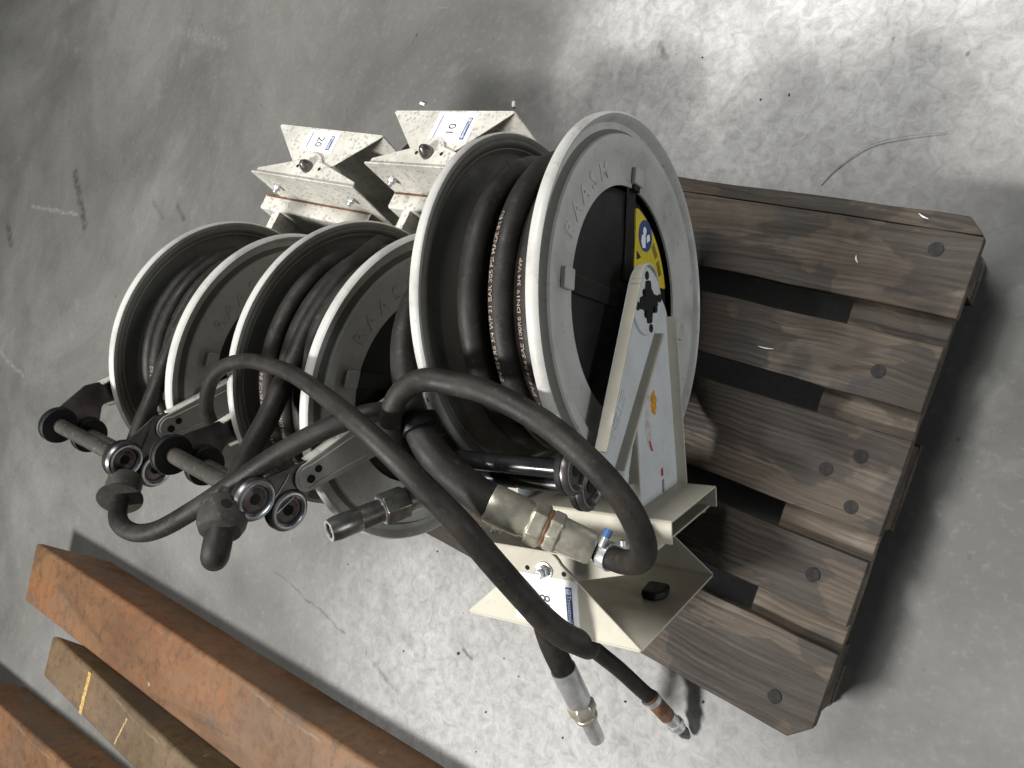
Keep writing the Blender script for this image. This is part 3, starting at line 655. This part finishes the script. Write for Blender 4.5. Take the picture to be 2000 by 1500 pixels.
    return root, hose, inv
# hose centre lines, metres in the place
HP = {}
HP['TAIL1'] = [[0.4132,1.1158,0.5474],[0.3667,1.1014,0.5845],[0.3065,1.0895,0.6122],[0.2434,1.0711,0.6356],[0.1732,1.0483,0.6564],[0.1209,1.0363,0.671],[0.0741,1.0256,0.6799],[0.0467,0.9933,0.6962],[0.0204,0.9541,0.7197],[0.0024,0.9087,0.7381],[0.0028,0.8633,0.7363],[0.0296,0.81,0.7326],[0.0866,0.7441,0.7295],[0.1503,0.682,0.7222],[0.1996,0.6419,0.7075],[0.242,0.6052,0.6896],[0.2779,0.5674,0.6715],[0.3022,0.5373,0.6477],[0.3069,0.5283,0.6098],[0.29,0.5169,0.5723],[0.2576,0.5058,0.5487],[0.2249,0.5021,0.5428],[0.2035,0.5081,0.5491],[0.1888,0.5149,0.5615]]
HP['COUP1'] = [[0.1888,0.5149,0.5615],[0.1819,0.519,0.5712],[0.161,0.5287,0.6172],[0.1511,0.5345,0.6346],[0.1358,0.5413,0.6656]]
HP['TAIL2'] = [[0.531,0.8153,0.4688],[0.4782,0.7819,0.5422],[0.4193,0.7712,0.583],[0.37,0.7661,0.6061],[0.3172,0.7556,0.6242],[0.2732,0.7475,0.6409],[0.2263,0.7344,0.6604],[0.193,0.7227,0.6797],[0.1599,0.7015,0.7045],[0.1328,0.6834,0.7248],[0.1177,0.6751,0.7326],[0.0952,0.6512,0.7483],[0.0719,0.6397,0.7545],[0.0565,0.655,0.7422],[0.0296,0.7036,0.7055],[-0.0195,0.8012,0.6319]]
HP['DIAG'] = [[0.1409,0.9369,0.5915],[0.1891,0.9147,0.6391],[0.2386,0.8827,0.6672],[0.2765,0.8431,0.6785],[0.3002,0.7858,0.6846],[0.3093,0.7292,0.6863],[0.3111,0.6694,0.6863],[0.3015,0.5914,0.6866],[0.2893,0.5188,0.6911],[0.2699,0.4592,0.6808],[0.2441,0.4136,0.6565],[0.2114,0.3736,0.6183],[0.1741,0.3479,0.5724],[0.1331,0.3203,0.5191],[0.1024,0.3006,0.4769],[0.0843,0.2815,0.4462],[0.0729,0.2675,0.4125],[0.0572,0.2766,0.371],[0.0357,0.3199,0.3177],[0.0408,0.3576,0.3196],[0.0335,0.3872,0.3107],[-0.0053,0.3789,0.2835],[-0.0469,0.3609,0.2496]]
HP['FITA'] = [[-0.0469,0.3609,0.2496],[-0.0946,0.343,0.204],[-0.1076,0.3385,0.1933],[-0.1364,0.3267,0.1713],[-0.1443,0.324,0.1639],[-0.1767,0.3103,0.1385]]
HP['HOSEB'] = [[0.0302,0.3662,0.2774],[-0.0038,0.3334,0.2198],[-0.0352,0.3031,0.1638],[-0.0656,0.2766,0.1166],[-0.0837,0.2595,0.0873],[-0.1103,0.2356,0.054]]
HP['FITB'] = [[-0.1103,0.2356,0.054],[-0.1193,0.2252,0.0412],[-0.1287,0.2154,0.0288],[-0.1411,0.2027,0.0133]]
HP['LOOP'] = [[0.2221,0.2464,0.4888],[0.223,0.2261,0.4926],[0.228,0.2038,0.5009],[0.2418,0.1801,0.5196],[0.2626,0.1696,0.5411],[0.2882,0.1738,0.5665],[0.3181,0.1919,0.5953],[0.3464,0.2309,0.6209],[0.3678,0.2956,0.6284],[0.3779,0.3744,0.6348],[0.3743,0.4298,0.6379],[0.3665,0.4703,0.6492],[0.3457,0.4908,0.6597],[0.3166,0.5017,0.6578],[0.2891,0.5095,0.6412],[0.2624,0.523,0.6039],[0.238,0.5388,0.5557]]
HP['INLET3'] = [[0.499,0.6048,0.5426],[0.4623,0.5969,0.5772],[0.4178,0.5746,0.6023],[0.3776,0.5549,0.6103],[0.3411,0.5288,0.6133],[0.3138,0.5061,0.6118],[0.2871,0.4797,0.6076],[0.2656,0.4472,0.5985],[0.2502,0.4151,0.583],[0.2376,0.3784,0.5639]]
HP['FIT3'] = [[0.2376,0.3784,0.5639],[0.2275,0.3322,0.5377],[0.2267,0.3287,0.5352],[0.2254,0.3109,0.5288],[0.2236,0.3049,0.5246],[0.2245,0.2952,0.5175],[0.2229,0.2588,0.4977],[0.2227,0.2424,0.4921]]
F1 = ((0.25718, 1.04083, 0.40315), (0.9991, 0.04246, 0.0), (0.00379, -0.08924, 0.996), (0.04229, -0.9951, -0.08932))
F2 = ((0.32428, 0.66698, 0.40375), (0.99811, 0.06144, 0.0), (-0.00115, 0.01867, 0.99983), (0.06143, -0.99794, 0.01871))
F3 = ((0.54322, 0.35943, 0.40389), (0.96489, 0.26266, 0.0), (0.00668, -0.02454, 0.99968), (0.26257, -0.96459, -0.02543))
E12 = ((-.185, .309), (-.201, .250))
def full(r, z, dz, s=0, ph=0.0, n=400): return (r, z, dz, s, s + n, ph)
inner = lambda r, w, d, h: [full(r, -w + .02 + d * i, d * .9, -95, i * 1.7, 362) for i in range(int((w - .045 - d) / d) + 1)]
# nearest reel
c3 = inner(.158, .182, .036, 0) + [full(.200, -.138, .008, -85, .4, 352), full(.202, -.088, .012, -85, 1.1, 352), full(.199, -.036, -.004, -85, 2.0, 352), full(.186, -.062, -.02, -85, 2.6, 352)]
T3a = 'HIDRA   EN 854 R6 SAE 100R6 DN19 3/4 WP'; T3b = 'EN 854 R6 3/4 WP 21 BAR 305 PSI MADE IN EU'
p3 = [(T3a, *c3[-2], 146, .0108, -.45), (T3b, *c3[-3], 128, .0104, -.35), ('EN 854 R6', *c3[-1], 128, .0100, -.1), ('EN 854', *c3[-4], 134, .009, .05)]
r3, h3, i3 = make_reel(F3, .182, 196, -.088, 159, .245, 1, ((-.238, .152), (-.258, .112)), (.014, -.196), True,
    'nearest hose reel with yellow sticker on its black hub and bracket numbered 80', '80', c3, M['rubber'], .018, True, M['roller_new'], (.368, .441, -.141, -.036), p3, False)
c2 = inner(.152, .194, .033, 0) + [full(.206, -.172, .012, -85, .4, 352), full(.209, -.122, .014, -85, 1.3, 352), full(.207, -.078, .012, -85, 2.2, 352), full(.205, -.034, -.003, -85, .8, 352)]
p2 = [('EN 854 R6 SAE 100R6 DN16 5/8 WP 27 BAR', *c2[-3], 146, .0102, .25), ('HIDRA EN 854 R6 5/8 MADE IN EU', *c2[-4], 138, .0102, .1), ('HIDRA', *c2[-1], 122, .011, .5)]
r2, h2, i2 = make_reel(F2, .194, -16, -.112, 123, .277, -1, E12, (.016, -.210), False,
    'middle hose reel with bracket numbered 01, its rollers crossed by a bent black hose', '01', c2, M['rubber_old'], .0165, False, M['roller'], (.386, .446, -.135, -.042), p2, True)
c1 = inner(.150, .177, .030, 0) + [full(.200, -.158, .012, -85, .4, 352), full(.206, -.126, .016, -85, 1.3, 352), full(.206, -.092, .014, -85, .2, 352), full(.202, -.055, .012, -85, 2.2, 352)]
p1 = [('EN 854 R6 SAE 100R6 DN13 1/2', *c1[-3], 140, .0098, .3), ('EN 854 R6 SAE', *c1[-2], 134, .0098, .2)]
r1, h1, i1 = make_reel(F1, .177, -16, -.050, 117, .277, -1, E12, (.016, -.193), False,
    'farthest hose reel at the pallet end with bracket numbered 20', '20', c1, M['rubber_old'], .014, False, M['roller'], (.398, .446, -.098, -.014), p1, True)

def hosetube(name, key, rad, m, parent, inv, sub=8, seg=18):
    g = G(); g.tube(HP[key], rad, seg, sub); return g.build(name, m, parent, inv=inv)
def stop(key, i, parent, inv, r, L, hole=None):
    p0, p1 = Vector(HP[key][i]), Vector(HP[key][i + 1]); c = (p0 + p1) / 2; t = (p1 - p0).normalized()
    g = G(); g.turned(c - t * L / 2, c + t * L / 2, [(r * .35, 0), (r * .8, L * .03), (r * .98, L * .14), (r, L * .4), (r * .96, L * .7), (r * .82, L * .9), (r * .45, L)], 28)
    o = g.build('hose_stop', M['stop'], parent, inv=inv); return o, c, t
# farthest reel: end of its hose through the rollers, round and back to a black coupler
t1 = hosetube('hose_tail', 'TAIL1', [.0138] * len(HP['TAIL1']), M['rubber_old'], r1, i1)
s1, c_, t_ = stop('TAIL1', 7, t1, i1, .0275, .040)
g = G(); p = HP['TAIL1'][8]; g.turned(Vector(p) - t_ * .004, Vector(p) + t_ * .004, [(.01, 0), (.034, .001), (.0345, .004), (.01, .0055)], 28); g.build('stop_rim', M['stop'], t1, inv=i1)
q = [Vector(x) for x in HP['COUP1']]; ax = (q[-1] - q[0]).normalized(); Lc = (q[-1] - q[0]).length
o0 = q[0]
def seg_turn(name, m, a, b, prof, seg, parent, inv, bevel=0.0, ring=False):
    g = G(); g.turned(a, b, prof, seg, ring); return g.build(name, m, parent, inv=inv, bevel=bevel)
seg_turn('coupling_collar', M['steel_dark'], o0 - ax * .012, q[-1], [(.0001, 0), (.0185, 0), (.0185, .016), (.0001, .016)], 28, t1, i1)
seg_turn('coupling_nut', M['steel_dark'], o0 + ax * .004, q[-1], [(.0001, 0), (.021, 0), (.0235, .003), (.0235, .036), (.0225, .038), (.0001, .038)], 6, t1, i1, .0012)
seg_turn('nut_face', M['zinc'], o0 + ax * .0425, q[-1], [(.015, 0), (.0205, 0), (.0205, .0014), (.015, .0014)], 6, t1, i1, ring=True)
cl = Lc - .042
seg_turn('coupler', M['steel_dark'], o0 + ax * .042, q[-1], [(.0001, 0), (.0165, 0), (.0165, cl * .40), (.0158, cl * .42), (.0158, cl * .45), (.0168, cl * .47), (.0168, cl * .86), (.0150, cl), (.0110, cl), (.0105, cl * .82), (.0001, cl * .82)], 32, t1, i1)
seg_turn('coupler_rim', M['zinc'], q[-1] - ax * .0012, q[-1] + ax, [(.0105, 0), (.0152, 0), (.0148, .0018), (.0108, .0018)], 32, t1, i1, ring=True)
seg_turn('coupler_pin', M['brass'], q[-1] - ax * .02, q[-1], [(.0001, 0), (.0072, 0), (.0072, .012), (.004, .018), (.0001, .018)], 18, t1, i1)
# middle reel: end of its hose through the rollers, with a rubber stop
t2 = hosetube('hose_tail', 'TAIL2', [.0165] * 11 + [.0185] * 5, M['rubber_old'], r2, i2)
s2, c_, t_ = stop('TAIL2', 10, t2, i2, .033, .052)
nv = (Vector(cam.location) - c_).normalized(); nv = (nv - t_ * nv.dot(t_)).normalized()
seg_turn('stop_screw', M['hole'], c_ + nv * .0322 - t_ * .002, c_ + nv, [(.0001, 0), (.0068, 0), (.0068, .0014), (.0001, .0014)], 16, s2, i2)
# farthest reel: inlet hose arching over everything and dropping off the pallet edge
rd = [.0105, .0108, .011, .011, .0112, .0114, .0118, .0125, .0135, .0148, .016, .0168, .0172, .0175, .0178, .018, .018, .018, .018, .018, .0185, .0195, .020]
dg = hosetube('inlet_hose', 'DIAG', rd, M['rubber_old'], r1, i1, 8, 20)
q = [Vector(x) for x in HP['FITA']]; ax = (q[-1] - q[0]).normalized(); L = (q[-1] - q[0]).length
seg_turn('ferrule', M['zinc'], q[0], q[-1], [(.0001, 0), (.0215, 0), (.0220, .004), (.0215, L * .42), (.019, L * .45), (.0001, L * .45)], 30, dg, i1)
seg_turn('hex_nut', M['steel'], q[0] + ax * L * .44, q[-1], [(.0001, 0), (.020, 0), (.0245, .006), (.0245, .024), (.021, .030), (.0001, .030)], 6, dg, i1, .0015)
seg_turn('adapter_collar', M['steel'], q[0] + ax * (L * .44 + .028), q[-1], [(.0001, 0), (.0175, 0), (.0205, .004), (.0205, .010), (.0165, .0125), (.0001, .0125)], 28, dg, i1)
lc = L - L * .44 - .040
seg_turn('nipple', M['zinc'], q[0] + ax * (L * .44 + .039), q[-1], [(.0001, 0), (.0145, 0), (.0145, lc * .8), (.0135, lc * .93), (.0100, lc), (.0001, lc)], 28, dg, i1)
# middle reel: thin drain hose touching the floor beside the pallet
hb = hosetube('drain_hose', 'HOSEB', [.0138, .0138, .0136, .0134, .0132, .013], M['rubber'], r2, i2)
q = [Vector(x) for x in HP['FITB']]; ax = (q[-1] - q[0]).normalized(); L = (q[-1] - q[0]).length
p = Vector(HP['HOSEB'][-3]); dB = (Vector(HP['HOSEB'][-1]) - p).normalized(); p2 = Vector(HP['HOSEB'][-2])
seg_turn('rusty_sleeve', M['rust'], p2 - dB * .012, q[0], [(.013, 0), (.0142, .001), (.0142, .058), (.013, .060)], 24, hb, i2)
seg_turn('hose_clamp', M['zinc'], p2 - dB * .006, q[0], [(.0140, 0), (.0152, 0), (.0152, .010), (.0140, .010)], 28, hb, i2)
sd = dB.cross(Vector((0, 0, 1))).normalized(); sd = sd if sd.x < 0 else -sd
seg_turn('clamp_screw', M['blue_pl'], p2 + sd * .016 - dB * .004, p2 + sd * .016 + dB, [(.0001, 0), (.0045, 0), (.0050, .004), (.0045, .012), (.0001, .012)], 12, hb, i2)
seg_turn('end_fitting', M['zinc'], q[0] - ax * .002, q[-1], [(.0001, 0), (.0130, 0), (.0130, L * .30), (.0155, L * .32), (.0155, L * .44), (.0120, L * .46), (.0120, L * .60), (.0001, L * .6)], 26, hb, i2)
seg_turn('end_cone', M['steel_dark'], q[0] + ax * L * .58, q[-1], [(.0001, 0), (.0105, 0), (.0105, L * .20), (.0080, L * .30), (.0045, L * .42), (.0001, L * .42)], 22, hb, i2)
# nearest reel: thick inlet hose with its big fitting, and the loop hose clamped to it
ih = hosetube('inlet_hose', 'INLET3', [.0165, .0168, .017, .0175, .0185, .0195, .021, .0225, .0232, .0235], M['rubber'], r3, i3, 8, 22)
p, p2 = Vector(HP['INLET3'][5]), Vector(HP['INLET3'][6]); tt = (p2 - p).normalized()
seg_turn('hose_collar', M['black'], p + tt * .006, p2 + tt, [(.0185, 0), (.028, .002), (.029, .010), (.027, .018), (.019, .02)], 28, ih, i3)
q = [Vector(x) for x in HP['FIT3']]; ax = (q[-1] - q[0]).normalized(); L = (q[-1] - q[0]).length
at = lambda f: q[0] + ax * L * f
seg_turn('ferrule', M['steel'], at(0), q[-1], [(.0001, 0), (0.0254, 0), (0.0262, .003), (0.0258, L * .30), (0.0232, L * .335), (0.0232, L * .37), (.0001, L * .37)], 36, ih, i3)
seg_turn('hex_nut', M['steel'], at(.355), q[-1], [(.0001, 0), (0.0254, 0), (0.0294, .003), (0.0294, L * .125), (0.0260, L * .145), (.0001, L * .145)], 6, ih, i3, .0012)
seg_turn('rust_ring', M['rust'], at(.495), q[-1], [(.0001, 0), (0.0243, 0), (0.0254, .002), (0.0243, .006), (.0001, .006)], 32, ih, i3)
seg_turn('union_nut', M['steel'], at(.515), q[-1], [(.0001, 0), (0.0243, 0), (0.0277, .004), (0.0277, L * .10), (0.0243, L * .125), (.0001, L * .125)], 8, ih, i3, .001)
seg_turn('fitting_body', M['steel'], at(.63), q[-1], [(.0001, 0), (0.0232, 0), (0.0226, L * .10), (0.0215, L * .27), (0.0198, L * .30), (.0001, L * .30)], 36, ih, i3)
lp = hosetube('loop_hose', 'LOOP', [.0158] * 2 + [.0156] * 4 + [.0153] * 6 + [.0148] * 5, M['rubber_old'], r3, i3, 8, 20)
p, p2 = Vector(HP['LOOP'][0]), Vector(HP['LOOP'][1]); tt = (p2 - p).normalized()
g = G(); g.turned(p + tt * .006, p2 + tt, [(.0158, 0), (.0182, 0), (.0182, .014), (.0158, .014)], 32)
for k in range(20):
    a = 2 * math.pi * k / 20; a_ = tt.orthogonal().normalized(); b_ = tt.cross(a_); nn = a_ * math.cos(a) + b_ * math.sin(a); ss = tt.cross(nn)
    g.box((-.0009, .001, 0), (.0009, .011, .0007), lambda x, y, z: p + tt * (.006 + y * 1.15) + nn * (.0181 + z) + ss * x)
g.build('hose_clamp', M['zinc'], lp, inv=i3)
up_ = Vector((.25, -.1, 1)); nn = (up_ - tt * up_.dot(tt)).normalized(); ss = tt.cross(nn); cc = p + tt * .013 + nn * .017 + Vector((.016, 0, 0))
seg_turn('clamp_screw', M['blue_pl'], cc - ss * .004, cc - ss * 1, [(.0001, 0), (.0050, 0), (.0056, .004), (.0052, .011), (.0001, .011)], 14, lp, i3)
seg_turn('screw_tip', M['zinc'], cc + ss * .010, cc - ss * 1, [(.0001, 0), (.0046, .001), (.0046, .014), (.0001, .014)], 14, lp, i3)

# ------------------------------------------------------------------ litter on the floor
def chip(x, y, rz, a, b_, label):
    g = G(); g.prism(rounded([(-a, -b_), (a, -b_), (a, b_), (-a, b_)], .001), 0.0005, .007)
    o = g.build('plastic_chip', M['white_pl'], None, bevel=.0008); o.location = (x, y, 0); o.rotation_euler = (0, 0, rz)
    tag(o, label, 'plastic chip', 'white plastic chips behind the reel brackets')
chip(.932, 1.326, R(80), .009, .0035, 'tiny white plastic chip lying on the floor nearer the bracket numbered 01 corner')
chip(.951, 1.032, R(20), .007, .0035, 'tiny white plastic chip beside the upper right corner of the bracket numbered 01')
g = G(); g.tube([(.858, .292, .003), (.893, .271, .004), (.933, .232, .006), (.953, .181, .007), (.966, .121, .003)], [.0009, .0009, .0008, .0006, .0004], 6, 6)
tag(g.build('straw', M['straw']), 'thin bent straw lying on the pale floor above the pallet corner', 'straw')
def splinter(x, y, rz, L, label):
    g = G(); g.tube([(-L / 2, 0, .0016), (0, .001, .0024), (L / 2, -.0006, .0016)], [.0004, .0013, .0003], 6, 3)
    o = g.build('wood_splinter', M['white_pl'], None); o.location = (x, y, .1436); o.rotation_euler = (0, 0, rz)
    tag(o, label, 'splinter', 'pale splinters lying on the pallet boards')
splinter(.790, .085, R(70), .016, 'short pale splinter on the split strip along the pallet outer edge')
splinter(.548, .245, R(95), .026, 'longer pale splinter on the second pallet board from the top')
splinter(.712, .155, R(30), .012, 'pale chip splinter near the dark stain on the top pallet board')
random.seed(21)
M['grit'] = plain('dark_grit', (0.03, 0.028, 0.025), 0.8)
g = G()
for k in range(44):
    if k < 26: x, y = random.gauss(-.25, .22), random.gauss(.5, .28)
    else: x, y = random.uniform(.86, 1.7), random.uniform(-.3, 1.6)
    if -.02 < x < .82 and -.02 < y < 1.22: continue
    r = random.choice((.0012, .0018, .0025, .0035)); a0 = random.random() * 6; st = random.uniform(.5, 1.6)
    g.prism([(x + r * st * random.uniform(.6, 1.2) * math.cos(a0 + i * 1.05), y + r * random.uniform(.6, 1.2) * math.sin(a0 + i * 1.05)) for i in range(6)], .0003, .0004 + r * .8)
tag(g.build('grit', M['grit']), kind='stuff')
